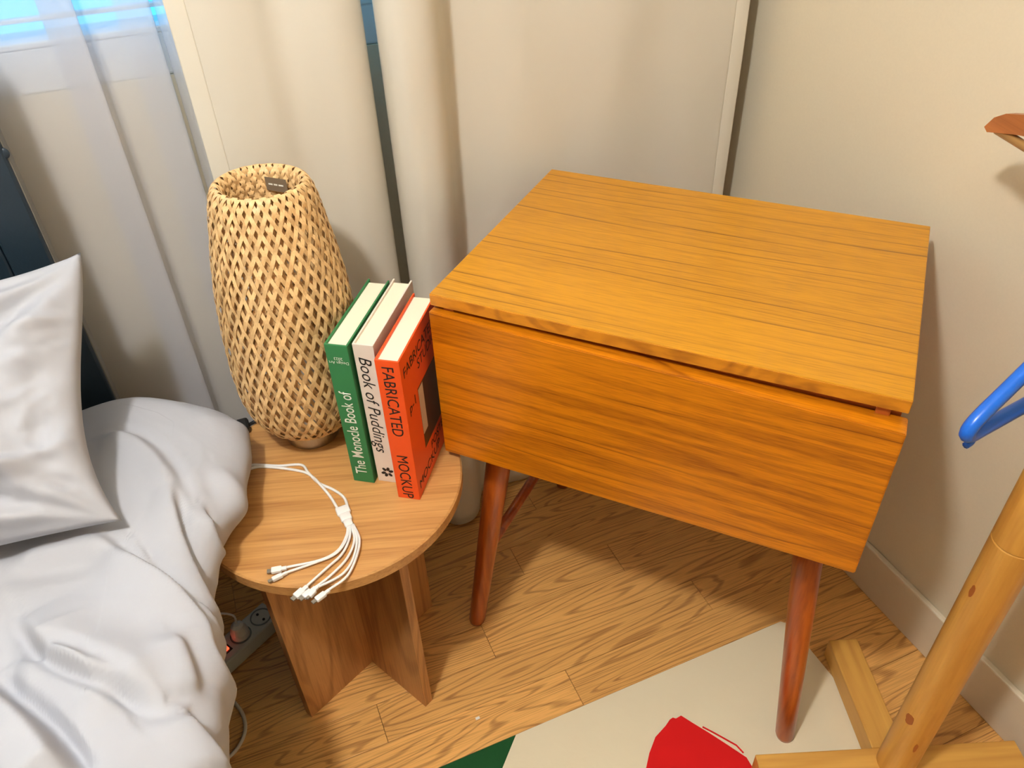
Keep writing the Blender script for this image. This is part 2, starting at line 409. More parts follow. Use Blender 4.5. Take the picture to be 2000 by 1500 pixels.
# front panel: stands a little ajar, right end further out and lower
bm = bmesh.new()
f = [(.000, -.007, .506), (CWD + .002, -.020, .519), (CWD + .002, -.023, .7685), (.001, -.009, .7755)]
vv = [bm.verts.new(p) for p in f] + [bm.verts.new((p[0], p[1] + .021 + (.012 if i in (1, 2) else 0), p[2])) for i, p in enumerate(f)]
bm.faces.new(vv[:4]); bm.faces.new(vv[4:][::-1])
for i in range(4): bm.faces.new((vv[i], vv[(i + 1) % 4], vv[4 + (i + 1) % 4], vv[4 + i]))
bmesh.ops.bevel(bm, geom=bm.edges[:], offset=.0015, segments=2, affect='EDGES')
obj('front_panel', bm, 'teak_front', cab)
def leg(u0, d0, u1, d1, zb=0.0):
    top, bot = Vector((u0, d0, .507)), Vector((u1, d1, zb))
    ax = [top.lerp(bot, t) for t in (0, .2, .4, .6, .8, .985, 1)]
    bm = bmesh.new(); rows = []
    for t, p in zip((0, .2, .4, .6, .8, .985, 1), ax):
        rr = .0235 - .0072 * t - (.0018 if t == 1 else 0)
        rows.append([bm.verts.new((p.x + rr * math.cos(2 * PI * k / 24), p.y + rr * math.sin(2 * PI * k / 24), p.z)) for k in range(24)])
    for a_, b_ in zip(rows, rows[1:]):
        for k in range(24): bm.faces.new((a_[k], a_[(k + 1) % 24], b_[(k + 1) % 24], b_[k]))
    bm.faces.new(rows[0][::-1]); bm.faces.new(rows[-1])
    o = obj('leg', bm, 'leg', cab, smooth=True)
    return o
for u0, u1 in ((.062, .004), (CWD - .062, CWD - .006)):
    leg(u0, .085, u1, .030, .0037 if u0 > .3 else 0); ub = u1 + (.02 if u0 < .3 else -.02); leg(u0, CDP - .055, ub, CDP + .006)
    zf = .205; t = 1 - zf / .507; u = u0 + (u1 - u0) * t
    obj('side_stretcher', tube([(u, .085 + (.030 - .085) * t, zf), (u0 + (ub - u0) * t, CDP - .055 + .061 * t, zf)], .0105, 12, 2, smooth_path=False), 'leg', cab, smooth=True)

# ---------------------------------------------------------------- round side table
TZ = .49; TC = Vector((.051, .946)); TR = .2105
tb = thing('side_table', 'round light oak side table on crossed panel legs', 'table', (TC.x, TC.y, 0))
ta = math.radians(-18)
o = obj('tabletop', lathe([(TR - .003, TZ - .022), (TR, TZ - .020), (TR, TZ - .0025), (TR - .0025, TZ)], 96), 'oak_top', tb)
o.rotation_euler = (0, 0, ta)
du = math.atan2(-.45, -.893)
o = obj('crossed_panel', nbox((-.158, -.009, 0), (.158, .009, TZ - .022), .0008), 'oak_leg', tb); o.rotation_euler = (0, 0, du); o.location = (-.004, -.004, 0)
for s in (-1, 1):
    o = obj('crossed_panel', nbox((.009 if s > 0 else -.158, -.009, 0), (.158 if s > 0 else -.009, .009, TZ - .022), .0008), 'oak_leg', tb); o.rotation_euler = (0, 0, du + PI / 2); o.location = (-.004, -.004, 0)

# ---------------------------------------------------------------- bamboo lamp
LB = Vector((.0500, 1.0678, TZ + .0002))
lamp = thing('table_lamp', 'woven bamboo table lamp with open top standing on the round table', 'lamp', LB)
obj('base', lathe([(.0, 0), (.043, 0), (.044, .002), (.044, .026), (.042, .028), (.0, .028)], 48, False), 'chrome', lamp, smooth=False)
PROF = [(.029, .045), (.034, .056), (.048, .074), (.073, .089), (.105, .0975), (.145, .1012), (.18, .1012), (.23, .0998), (.29, .0955), (.34, .089), (.385, .081), (.415, .0755), (.435, .071), (.447, .0655), (.452, .0595), (.448, .054), (.436, .051), (.415, .050), (.39, .052)]
shade = obj('shade', lathe([(.041, .028), (.046, .0275), (.047, .030), (.043, .032)], 48), 'bamboo', lamp)
shade.rotation_euler = (0, math.radians(1.6), 0)
PP = catmull([(r, 0, z) for z, r in PROF], 10)
NS = 40
def strip_mesh(sign, phase, width, dr, prof, mat, amp=.0011, hand=0):
    bm = bmesh.new(); th = 0; rows = []; prev = prof[0]; cnt = 0
    for i, p in enumerate(prof):
        ds = (p - prev).length; th += .43 * ds / max(p.x, .045) if i else 0
        nxt = prof[min(i + 1, len(prof) - 1)]; prv = prof[max(i - 1, 0)]
        tv = (nxt - prv).normalized(); nv = Vector((tv.z, 0, -tv.x))        # outward normal in (r,z)
        # crossings happen every pi/NS of twist: weave over and under
        w = amp * math.cos(th * NS + phase * PI)
        ang = sign * th; cs, sn = math.cos(ang), math.sin(ang)
        def pt(r, z, off):
            a = ang + off; return (r * math.cos(a), r * math.sin(a), z)
        r = p.x + dr * 1.0 * 1 ; hw = width / 2 / max(p.x, .04)
        row = []
        for off, k in ((-hw, -.00035), (hw, -.00035), (hw, .00035), (-hw, .00035)):
            q = p + nv * (w + k + dr)
            row.append(bm.verts.new(pt(q.x, q.z, off)))
        rows.append(row); prev = p
    for a, b in zip(rows, rows[1:]):
        for k in range(4): bm.faces.new((a[k], a[(k + 1) % 4], b[(k + 1) % 4], b[k]))
    bm.faces.new(rows[0]); bm.faces.new(rows[-1][::-1])
    bmesh.ops.recalc_face_normals(bm, faces=bm.faces)
    me = bpy.data.meshes.new('strip'); bm.to_mesh(me); bm.free(); me.materials.append(M[mat]); return me
for layer, (dr, mat, wd, prof, offs) in enumerate(((0, 'bamboo', .0060, PP, 0), (-.0075, 'bamboo', .0062, PP[:125], .37))):
    for sign in (1, -1):
        ms = [strip_mesh(sign, ph, wd, dr, prof, mat) for ph in ((0, 1) if sign > 0 else (1, 0))]
        for k in range(NS):
            link('strip', ms[k % 2], shade, (0, 0, 0), 2 * PI * (k + offs) / NS)
obj('lamp_holder', lathe([(.0, .02), (.018, .02), (.018, .07), (.014, .075), (.0, .075)], 20, False), 'white_pl', lamp)
obj('bulb', lathe([(.012, .074), (.014, .085), (.022, .10), (.027, .118), (.024, .136), (.012, .147), (.002, .149)], 20), 'white_pl', lamp, smooth=True)
o = obj('label_sticker', nbox((-.018, -.0003, -.010), (.018, .0003, .010)), 'sticker', lamp)
o.location = (.036, .0335, .428); o.rotation_euler = (0, 0, math.radians(-45))
for i, (x0, x1) in enumerate(((-.013, -.006), (-.004, .002), (.004, .012))):
    obj('printed_mark', nbox((x0, -.0006, -.001), (x1, -.0004, .0012)), 'ink_white', o)
obj('power_cord', tube([(-.035, .022, .012), (-.06, .05, .005), (-.085, .066, .004), (-.112, .058, .004), (-.13, .075, .0035), (-.14, .098, -.02), (-.14, .104, -.20)], .0032, 8, 8), 'black', lamp, smooth=True)
obj('cord_switch', nbox((-.120, .042, .0005), (-.098, .074, .015), .005), 'black', lamp)

# ---------------------------------------------------------------- books
E1 = Vector((.818, -.576, 0)).normalized(); E2 = Vector((.576, .818, 0)).normalized()
BA = math.atan2(E1.y, E1.x)
def text(name, body, size, origin, xd, yd, mat, parent, sx=1.0, shear=0, align='LEFT', bold=0.0):
    cu = bpy.data.curves.new(name, 'FONT'); cu.body = body; cu.size = size; cu.shear = shear
    cu.align_x = align; cu.align_y = 'CENTER'; cu.extrude = 0.0; cu.offset = bold; cu.resolution_u = 3
    t = bpy.data.objects.new(name + '_src', cu); C.objects.link(t)
    dg = bpy.context.evaluated_depsgraph_get(); me = bpy.data.meshes.new_from_object(t.evaluated_get(dg))
    bpy.data.objects.remove(t); bpy.data.curves.remove(cu)
    me.materials.clear(); me.materials.append(M[mat]); me.name = name
    xd = Vector(xd); yd = Vector(yd); zd = xd.cross(yd)
    mm = Matrix((xd * sx, yd, zd)).transposed().to_4x4(); mm.translation = Vector(origin)
    me.transform(mm)
    o = bpy.data.objects.new(name, me); C.objects.link(o); o.parent = parent; return o
def book(label, loc, th, dp, h, cover, inner, group='books standing on the round table'):
    """local axes: x = thickness to the right cover, y = depth away from the spine"""
    b = thing('book', label, 'book', (loc[0], loc[1], TZ + .0002), BA, group)
    c = .0028
    obj('spine', nbox((0, 0, 0), (th, c, h), .0008), cover, b)
    obj('back_cover', nbox((0, c * .4, 0), (c, dp, h), .0007), cover, b)
    obj('front_cover', nbox((th - c, c * .4, 0), (th, dp, h), .0007), inner, b)
    obj('page_block', nbox((c, c, .003), (th - c, dp - .005, h - .004)), 'paper', b)
    return b
X, Y, Z = Vector((1, 0, 0)), Vector((0, 1, 0)), Vector((0, 0, 1))
g = book('green hardback book with white spine lettering next to the bamboo lamp', (.085, .925), .0345, .176, .266, 'bk_green', 'bk_green')
text('spine_title', 'The Monocle Book of', .0265, (.0172, -.0004, .018), Z, -X, 'ink_white', g, sx=.70, bold=.0001)
text('spine_imprint', 'Design Art', .0068, (.0175, -.0004, .236), -X, -Z, 'ink_white', g, align='CENTER')
text('spine_year', '2023', .0068, (.0175, -.0004, .243), -X, -Z, 'ink_white', g, align='CENTER')
w = book('pale cream book with black italic spine lettering between two others', (.1205, .9085), .031, .175, .266, 'bk_white', 'bk_white')
text('spine_title', 'Book of Puddings', .0265, (.0145, -.0004, .246), -Z, X, 'ink_black', w, sx=.97, shear=.25)
# leaf emblem low on the spine
em = bmesh.new()
for a in (20, 75, 130, 200, 250, 310):
    for k in range(1):
        c0 = Vector((.018, -.0004, .022)); d = Vector((math.cos(math.radians(a)), 0, math.sin(math.radians(a)))); nn = Vector((-d.z, 0, d.x))
        pts = [c0 + d * .002, c0 + d * .005 + nn * .0028, c0 + d * .0095 + nn * .0022, c0 + d * .011, c0 + d * .0095 - nn * .0022, c0 + d * .005 - nn * .0028]
        em.faces.new([em.verts.new(p) for p in pts])
obj('leaf_emblem', em, 'ink_black', w)
og = book('thick orange book with black lettering leaning next to the cabinet', (.139, .8605), .0350, .170, .265, 'bk_orange', 'bk_orange')
og['label'] = 'orange book with black lettering and a cover photo beside the cabinet'
text('spine_title', 'FABRICATED', .0245, (.0165, -.0004, .256), -Z, X, 'ink_black', og, sx=.90)
text('spine_title', 'MOCKUP', .0245, (.0165, -.0004, .092), -Z, X, 'ink_black', og, sx=.88)
xo = .0354
text('cover_title', 'FABRICATED', .024, (xo, .008, .236), Y, Z, 'ink_black', og, sx=1.0)
text('cover_title', 'STUDIO', .024, (xo, .062, .213), Y, Z, 'ink_black', og, sx=1.0)
text('cover_number', 'p-1', .024, (xo, .012, .170), Y, Z, 'ink_black', og, sx=1.0)
obj('cover_photo', nbox((.0349, .052, .062), (.0353, .140, .178)), 'print', og)
obj('cover_photo_pale_area', nbox((.0350, .052, .090), (.0355, .072, .176)), 'print2', og)
text('cover_title', 'POSTER', .022, (xo, .075, .044), Y, Z, 'ink_black', og, sx=1.0)
text('cover_title', 'MOCKUP', .024, (xo, .008, .022), Y, Z, 'ink_black', og, sx=1.05)

# ---------------------------------------------------------------- charging cable
def tpx(x, y, h=.0026):
    p = atz(x, y, TZ + h); return (p.x, p.y, p.z)
cable = thing('charging_cable', 'white multi-head charging cable lying on the round oak table', 'cable', (.05, .87, TZ)); cable.location = (0, 0, 0)
rc = .0023
obj('cord', tube([tpx(455, 915, .014), tpx(480, 911, .006), tpx(500, 908), tpx(545, 910), tpx(588, 908), tpx(602, 923), tpx(622, 943), tpx(650, 956), tpx(672, 972), tpx(680, 994)], rc, 8, 6), 'white_pl', cable, smooth=True)
obj('cord', tube([tpx(455, 922, .014), tpx(480, 918, .006), tpx(505, 912), tpx(545, 914), tpx(590, 921), tpx(610, 931), tpx(625, 946, .006), tpx(645, 970), tpx(660, 994)], rc, 8, 6), 'white_pl', cable, smooth=True)
pa, pb = Vector(tpx(667, 990, .004)), Vector(tpx(682, 1026, .004))
def oriented(p, q, up=Vector((0, 0, 1))):
    y = (q - p).normalized(); z = (up - y * up.dot(y)).normalized(); x = y.cross(z)
    mm = Matrix((x, y, z)).transposed().to_4x4(); mm.translation = p; return mm
L = (pb - pa).length
bm = bmesh.new(); mm = oriented(pa, pb)
for wv, ya, yb in ((.0105, 0, .40 * L), (.0085, .35 * L, .75 * L), (.0065, .7 * L, 1.05 * L)):
    box(bm, (-wv, ya, -.0035), (wv, yb, .0035), .0022, mm)
obj('splitter', bm, 'white_pl', cable, smooth=True)
tails = [
    ([(679, 1022), (677, 1045), (660, 1075), (625, 1094), (565, 1107)], (556, 1110), (524, 1116), .0048),
    ([(681, 1024), (676, 1055), (655, 1082), (615, 1099), (563, 1117)], (557, 1120), (526, 1135), .0034),
    ([(683, 1026), (683, 1050), (668, 1082), (640, 1108), (602, 1142)], (597, 1148), (572, 1170), .0052),
    ([(686, 1026), (692, 1055), (678, 1090), (648, 1122), (618, 1146)], (613, 1150), (588, 1170), .0045),
    ([(688, 1025), (697, 1052), (690, 1090), (668, 1122), (622, 1146)], (618, 1148), (600, 1168), .0045),
    ([(690, 1024), (702, 1052), (697, 1085), (678, 1125), (645, 1150)], (640, 1155), (612, 1176), .0042)]
for i, (pts, a, b, hw) in enumerate(tails):
    hh = .0024 + .0006 * i
    obj('tail_cord', tube([tpx(x, y, hh + (.002 * k / 4)) for k, (x, y) in enumerate(pts)] + [tpx(*a, hh + .003)], .0019, 8, 6), 'white_pl', cable, smooth=True)
    p, q = Vector(tpx(*a, hh + .003)), Vector(tpx(*b, hh + .003)); ln = (q - p).length; mm = oriented(p, q)
    bm = bmesh.new(); box(bm, (-hw, .004, -.003), (hw, ln * .82, .003), .0014, mm); box(bm, (-hw * .6, -.003, -.0022), (hw * .6, .005, .0022), .001, mm)
    pl = obj('connector', bm, 'white_pl', cable)
    obj('connector_tip', nbox((-hw * .68, ln * .82, -.0013), (hw * .68, ln * 1.08, .0013), .0004, mm), 'tip', pl)

# ---------------------------------------------------------------- bed
bed = thing('bed', 'bed with a dark navy upholstered headboard against the curtains', 'bed', (-.95, .2, 0)); bed.location = (0, 0, 0)
HX = -.232
obj('headboard_panel', nbox((-1.60, 1.168, .12), (HX - .056, 1.196, 1.16), .004), 'navy', bed)
obj('headboard_border', nbox((HX - .055, 1.164, .0), (HX - .0015, 1.194, 1.18), .004), 'navy', bed)
obj('headboard_edge', nbox((HX - .003, 1.170, .0), (HX, 1.196, 1.18), .001), 'navy_edge', bed)
p = aty(6, 302, 1.164)
for px, pz in ((p.x, p.z),):
    o = obj('button', lathe([(.0, 0), (.011, 0), (.010, .004), (.004, .007), (.0, .0075)], 20, False), 'navy', bed, smooth=True)
    o.location = (px, 1.1678, pz); o.rotation_euler = (PI / 2, 0, 0); o.scale = (.7, .7, .4)
obj('side_rail', nbox((-.30, -.85, .14), (-.27, 1.164, .30), .004), 'navy', bed)
obj('side_rail', nbox((-1.60, -.85, .14), (-1.57, 1.164, .30), .004), 'navy', bed)
obj('foot_rail', nbox((-1.60, -.88, .14), (-.27, -.85, .30), .004), 'navy', bed)
for x in (-.33, -1.57):
    for y in (-.80, 1.08): obj('leg', nbox((x, y, 0), (x + .05, y + .05, .14), .003), 'black', bed)
obj('slat_base', nbox((-1.57, -.85, .20), (-.30, 1.164, .24)), 'black', bed)
mb = bmesh.new(); box(mb, (-1.56, -.84, .24), (-.305, 1.15, .50), .05)
tag(obj('mattress', mb, 'linen', smooth=True), 'white mattress on the bed under the duvet', 'mattress')

# duvet: rounded slab with creases, overhanging the bed side and resting on the table edge
XE = [(-.86, -.20), (.0, -.185), (.3, -.172), (.50, -.160), (.60, -.163), (.657, -.154), (.728, -.149), (.77, -.144), (.80, -.132), (.84, -.106), (.87, -.087), (.906, -.071), (.97, -.056), (1.03, -.046), (1.06, -.066), (1.09, -.100), (1.125, -.150), (1.15, -.20), (1.162, -.245)]
CREASE = []
def crease(px, amp, w1, w2, z=.61):
    pl = [Vector((p.x, p.y)) for p in catmull([atz(x, y, z) for x, y in px], 4)]; m_ = 3 * max(w1, w2)
    CREASE.append((pl, amp * 1.25, w1 * .8, w2 * .85, min(p.x for p in pl) - m_, max(p.x for p in pl) + m_, min(p.y for p in pl) - m_, max(p.y for p in pl) + m_))
crease([(191, 1054), (238, 1086), (293, 1133), (348, 1192), (363, 1243), (396, 1317), (425, 1383)], .016, .009, .035)
crease([(253, 1053), (319, 1133), (367, 1166), (403, 1243), (414, 1339)], .013, .008, .022)
crease([(330, 957), (341, 1034), (367, 1115), (422, 1188)], .014, .008, .028)
crease([(385, 976), (403, 1042), (422, 1133)], .012, .008, .022)
crease([(51, 1207), (95, 1265), (147, 1298), (230, 1330), (315, 1368)], .024, .060, .010)
crease([(319, 1372), (367, 1423), (396, 1471)], .014, .010, .03)
crease([(-30, 1345), (0, 1379), (73, 1441), (121, 1500), (150, 1550)], .034, .012, .07)
crease([(312, 1236), (325, 1290), (341, 1346)], .010, .010, .02)
crease([(33, 1306), (110, 1302), (180, 1330), (240, 1390)], .014, .012, .045)
crease([(198, 864), (257, 864), (312, 908), (359, 993)], .010, .012, .03)
crease([(230, 1060), (120, 1075), (20, 1100)], .010, .02, .03)
crease([(420, 900), (455, 960), (440, 1040)], .008, .02, .015)
def crease_h(x, y):
    h = 0; q = Vector((x, y))
    for pl, amp, w1, w2, xa, xb, ya, yb in CREASE:
        if not (xa < x < xb and ya < y < yb): continue
        best = 9; sd = 1; tt = 0
        for i in range(len(pl) - 1):
            a, b = pl[i], pl[i + 1]; ab = b - a; l2 = ab.length_squared
            t = max(0, min(1, (q - a).dot(ab) / l2)) if l2 else 0
            d = (q - a - ab * t); dl = d.length
            if dl < best: best = dl; sd = ab.x * d.y - ab.y * d.x; tt = (i + t) / (len(pl) - 1)
        w = w1 if sd > 0 else w2
        if best < 3 * w:
            fade = min(1, 4 * tt + .15) * min(1, 4 * (1 - tt) + .15)
            h += amp * fade * (math.exp(-(best / w) ** 2) - (.45 * math.exp(-((best - 1.6 * w1) / w1) ** 2) if sd > 0 and w1 < w2 else 0) - (.45 * math.exp(-((best - 1.6 * w2) / w2) ** 2) if sd <= 0 and w2 < w1 else 0))
    return h
def duvet_pt(y, s):
    xe = lin(XE, y); over = smooth01(.765, .815, y)
    zt = .612 - .012 * smooth01(.6, 0, y) - .05 * smooth01(1.115, 1.165, y)
    zb = .43 + (.4955 - .43) * over
    r, hdrop = .10, .075 * (1 - .3 * over)
    if s < .62:
        k = s / .62; k = 1 - (1 - k) ** 2.0; x = -1.62 + (xe - r + 1.62) * k; z = zt
        nx, nz = 0, 1
    elif s < .82:
        a = (s - .62) / .2 * PI / 2; x = xe - r + r * math.sin(a); z = zt - hdrop * (1 - math.cos(a)); nx, nz = math.sin(a), math.cos(a)
    else:
        k = (s - .82) / .18; x = xe - (.035 * over + .012 * (1 - over)) * k * k; z = zt - hdrop + (zb - zt + hdrop) * k; nx, nz = 1, 0
    n1 = noise.noise(Vector((x * 3.1, y * 3.1, 2.0))) * .012 + noise.noise(Vector((x * 8, y * 6.5, 5.0))) * .004 + .0045 * (.5 - 2 * abs(noise.noise(Vector((x * 6 + y * 3, y * 4.5, 8.0))))) + .0022 * (.5 - 2 * abs(noise.noise(Vector((x * 15, y * 11, 3.0)))))
    fold = .004 * math.sin(y * 34 + 3 * noise.noise(Vector((y * 3, 1, 1)))) * smooth01(.80, 1, s) * (1 - over) + .004 * noise.noise(Vector((y * 16, z * 9, 3))) * smooth01(.7, .9, s)
    ch = crease_h(x, y) if s > .25 else 0
    fl = 1 - .7 * smooth01(.86, 1, s)
    h = (n1 * (1 - .6 * smooth01(.6, .85, s)) + ch) * fl + fold
    return (x + nx * h, y, max(z + nz * h, zb + .0) if s > .82 else z + nz * h)
ycuts = [-.86 + (.40 + .86) * i / 70 for i in range(70)] + [.40 + .64 * i / 150 for i in range(150)] + [1.04 + (1.162 - 1.04) * i / 26 for i in range(27)]
NSX = 250
vs = []; fs = []
for yy in ycuts:
    for i in range(NSX + 1): vs.append(duvet_pt(yy, i / NSX))
n = NSX + 1
for j in range(len(ycuts) - 1):
    for i in range(NSX): fs.append((j * n + i, j * n + i + 1, (j + 1) * n + i + 1, (j + 1) * n + i))
# close the head end down to the mattress
last = (len(ycuts) - 1) * n; st = len(vs)
for i in range(n):
    x, y, z = vs[last + i]; vs.append((x, y - .004, min(z, .505)))
for i in range(NSX): fs.append((last + i, last + i + 1, st + i + 1, st + i))
dv = obj('duvet', (vs, fs), 'linen', smooth=True)
tag(dv, 'rumpled white duvet hanging over the side of the bed and onto the table', 'duvet')

# pillow leaning on the headboard
pw, ph, pt = .62, .385, .075
TRc = Vector((-.186, 1.110, .862)); BRc = Vector((-.218, .833, .632))
PU = Vector((-1, 0, -.01)).normalized(); PVv = (BRc - TRc); 
plen = PVv.length; PVd = PVv.normalized(); PN = PU.cross(PVd).normalized()
if PN.z < 0: PN = -PN
def rid(x, y, z):
    return .5 - abs(noise.noise(Vector((x, y, z)))) * 2
def pillow_side(side):
    def fn(u, v):
        a, b = 2 * u - 1, 2 * v - 1                      # a: 1 = right edge
        ed = (1 - abs(a) ** 2.6) * (1 - abs(b) ** 2.6)
        t = pt * max(ed, 0) ** .45
        pin_x = .026 * (1 - b * b) * (1 + .7 * b) * (a ** 3); pin_y = .020 * (1 - a * a) * (b ** 3)
        x = (1 - u) * pw + pin_x; y = v * plen - pin_y
        wr = 0
        if side > 0:
            wr = .012 * noise.noise(Vector((a * 3, b * 4, 1))) + .007 * rid(a * 4.2, b * 3.4, 4) + .0035 * rid(a * 9, b * 8, 7)
            for (ca, cb) in ((1, -1), (1, 1)):
                dx, dy = a - ca, b - cb; rr = math.hypot(dx, dy); an = math.atan2(dy, dx)
                wr += .013 * math.sin(an * 11 + 2 * noise.noise(Vector((rr * 3, ca, cb)))) * math.exp(-((rr - .45) / .35) ** 2)
            wr += .012 * math.exp(-((b + .30 + .35 * (a - .3)) / .07) ** 2) * smooth01(-1, 0, a) - .006 * math.exp(-((b + .15 + .35 * (a - .3)) / .06) ** 2)
            wr += .011 * math.exp(-((b - .25 - .5 * (a - .2)) / .06) ** 2) * smooth01(-.6, .4, a)
            wr += .010 * math.exp(-((b - .62 + .30 * (a - .2)) / .05) ** 2)
            wr *= min(1, ed * 2.5)
        lift = .010 * max(0, a) ** 6 * max(0, -b) ** 6
        p = TRc + PU * x + PVd * y + PN * (side * t * (.95 if side > 0 else .55) + wr + .004) + Vector((0, 0, lift))
        if side < 0: p.z = max(p.z, .0)
        return p[:]
    return fn
v1, f1 = grid(pillow_side(1), 130, 110); v2, f2 = grid(pillow_side(-1), 130, 110)
off = len(v1)
bm = bmesh.new(); me = bpy.data.meshes.new('t'); me.from_pydata([tuple(p) for p in v1 + v2], [], f1 + [tuple(i + off for i in q)[::-1] for q in f2]); bm.from_mesh(me); bpy.data.meshes.remove(me)
bmesh.ops.remove_doubles(bm, verts=bm.verts, dist=.0004)
tag(obj('pillow', bm, 'linen', smooth=True), 'plump white pillow leaning against the navy headboard', 'pillow')

# ---------------------------------------------------------------- power strip on the floor
sd = Vector((.854, .52, 0)).normalized(); sa = math.atan2(sd.y, sd.x)
stp = thing('power_strip', 'pale power strip with glowing red switch on the floor under the table', 'power strip', (-.135, 1.098, 0), sa)
obj('body', nbox((-.26, -.027, 0), (.022, .027, .038), .004), 'strip', stp)
def disc(r, z0, z1, x, y, mat, par, name):
    o = obj(name, lathe([(0, z0), (r, z0), (r, z1), (r * .9, z1 + .001), (0, z1 + .001)], 28, False), mat, par); o.location = (x, y, 0); return o
for x in (-.005, -.055, -.165, -.215):
    s_ = obj('socket', lathe([(.021, .0375), (.021, .0395), (.0185, .0395), (.0185, .034)], 28, False), 'strip_dk', stp); s_.location = (x, 0, 0)
    for dy in (-.0095, .0095): disc(.0028, .036, .0386, 0, dy, 'black', s_, 'socket_hole')
sw = obj('switch_frame', nbox((-.108, -.012, .037), (-.084, .012, .0395), .001), 'black', stp)
obj('rocker', nbox((-.104, -.008, .0385), (-.088, .008, .043), .002), 'redlight', sw)
obj('strip_cord', tube([(-.262, 0, .018), (-.30, .004, .008), (-.33, -.03, .004), (-.30, -.09, .004)], .0035, 8, 8), 'cord', stp, smooth=True)
plg = thing('power_plug', 'white round plug pushed into the power strip with a thin white cord', 'plug', (-.135 - .055 * sd.x, 1.098 - .055 * sd.y, .0395), sa)
obj('plug_body', lathe([(.0, .0), (.0175, .0), (.0175, .012), (.012, .03), (.006, .034), (.0, .034)], 24, False), 'white_pl', plg, smooth=False)
obj('plug_cord', tube([(0, 0, .03), (.004, .01, .05), (-.02, .035, .06), (-.055, .03, .06), (-.03, .07, .085), (-.07, .06, .07)], .0022, 8, 8), 'white_pl', plg, smooth=True)
wc = tube([tpx2 for tpx2 in [tuple(atz(437, 1345, .004)), tuple(atz(455, 1368, .004)), tuple(atz(474, 1395, .004)), tuple(atz(479, 1425, .004)), tuple(atz(468, 1455, .004)), tuple(atz(448, 1478, .004)), tuple(atz(415, 1500, .004))]], .0035, 8, 8)
tag(obj('floor_cable', wc, 'cord', smooth=True), 'cream cable curving over the floor from under the bed', 'cable')

# ---------------------------------------------------------------- rug
rug = thing('rug', 'cream rug with dark green and bright red areas under the cabinet leg', 'rug', (.3, 0, 0)); rug.location = (0, 0, 0)
RZ = .0035
def rp(x, y): p = atz(x, y, RZ); return (p.x, p.y)
ga, gb = rp(1010, 1440), rp(985, 1500)
gdir = ((gb[0] - ga[0]), (gb[1] - ga[1])); gk = 6
gc = (ga[0] + gdir[0] * gk, ga[1] + gdir[1] * gk)
XRG, YRG = .832, .678
obj('cream_field', prism([(ga[0], YRG), gc, (.4, gc[1] - .15), (XRG, gc[1] - .15), (XRG, YRG - .012), (XRG - .012, YRG)], .0005, RZ), 'rug', rug)
obj('green_area', prism([(ga[0] - .0005, YRG), (-.10, YRG), (-.10, gc[1]), (gc[0] - .0005, gc[1])], .0005, RZ - .0005), 'rug_green', rug)
red = [(1250, 1560), (1262, 1500), (1268, 1472), (1280, 1440), (1300, 1418), (1308, 1406), (1314, 1402), (1320, 1404), (1330, 1398), (1352, 1412), (1385, 1432), (1425, 1458), (1458, 1480), (1470, 1500), (1480, 1560)]
obj('red_area', prism([rp(*q) for q in red], RZ - .001, RZ + .0012), 'rug_red', rug)
def stroke(px, wd, name, mat, dz=.0016):
    P = [Vector(rp(*q)) for q in px]; L_, R_ = [], []
    for i, p in enumerate(P):
        t = (P[min(i + 1, len(P) - 1)] - P[max(i - 1, 0)]).normalized(); nn = Vector((-t.y, t.x)) * wd
        L_.append(p + nn); R_.append(p - nn)
    obj(name, prism([tuple(q) for q in L_ + R_[::-1]], RZ - .001, RZ + dz), mat, rug)
stroke([(1372, 1420), (1395, 1432), (1420, 1446), (1438, 1456), (1452, 1471)], .0012, 'red_line', 'rug_red')

# ---------------------------------------------------------------- coat rack
PC = Vector((.79, .355))
rk = thing('coat_rack', 'pine coat rack with round pole on crossed wooden feet', 'coat rack', (PC.x, PC.y, .0052), math.atan2(-.353, .935))
BH = .046
obj('foot', nbox((-.225, -.027, 0), (.215, .027, BH), .002), 'pine_x', rk)
for s in (1, -1):
    o = obj('foot', nbox((.027, -.027, 0), (.235, .027, BH), .002), 'pine_x', rk); o.rotation_euler = (0, 0, s * PI / 2)
obj('lower_pole', lathe([(.0, BH), (.0285, BH), (.0285, .604), (.0275, .6055), (.0, .6055)], 40, False), 'pine_z', rk, smooth=False)
obj('upper_pole', lathe([(.0, .606), (.0275, .606), (.0285, .6075), (.0275, 1.70), (.02, 1.73), (.0, 1.74)], 40, False), 'pine_z', rk, smooth=False)
for kx, ky, sx_, sz_, rz_ in ((1776, 1405, .0065, .012, .1), (1898, 1155, .0032, .012, .3), (1788, 1462, .0028, .012, .2)):
    d = ray(kx, ky); hd = Vector((d.x, d.y)); 
    # nearest point of the pole surface along this view ray
    a = d.x ** 2 + d.y ** 2; b = -(PC.x * d.x + PC.y * d.y); c = PC.length_squared - .0286 ** 2
    disc_ = b * b - a * c
    if disc_ > 0:
        t = (-b - math.sqrt(disc_)) / a; q = CP + d * t
        lp = rk.matrix_basis.inverted() @ q
        o = obj('knot', prism([((1 + .35 * noise.noise(Vector((math.cos(q_ * .393) * 1.7 + kx, math.sin(q_ * .393) * 1.7, 0)))) * math.cos(q_ * .393), (1 + .35 * noise.noise(Vector((math.cos(q_ * .393) * 1.7 + kx, math.sin(q_ * .393) * 1.7, 0)))) * math.sin(q_ * .393)) for q_ in range(16)], -.0012, .0003), 'knot', rk); o.scale = (sx_, sz_, 1)
        nrm = Vector((lp.x, lp.y, 0)).normalized(); o.location = lp
        o.rotation_euler = Matrix((Vector((-nrm.y, nrm.x, 0)), Z, nrm)).transposed().to_euler()
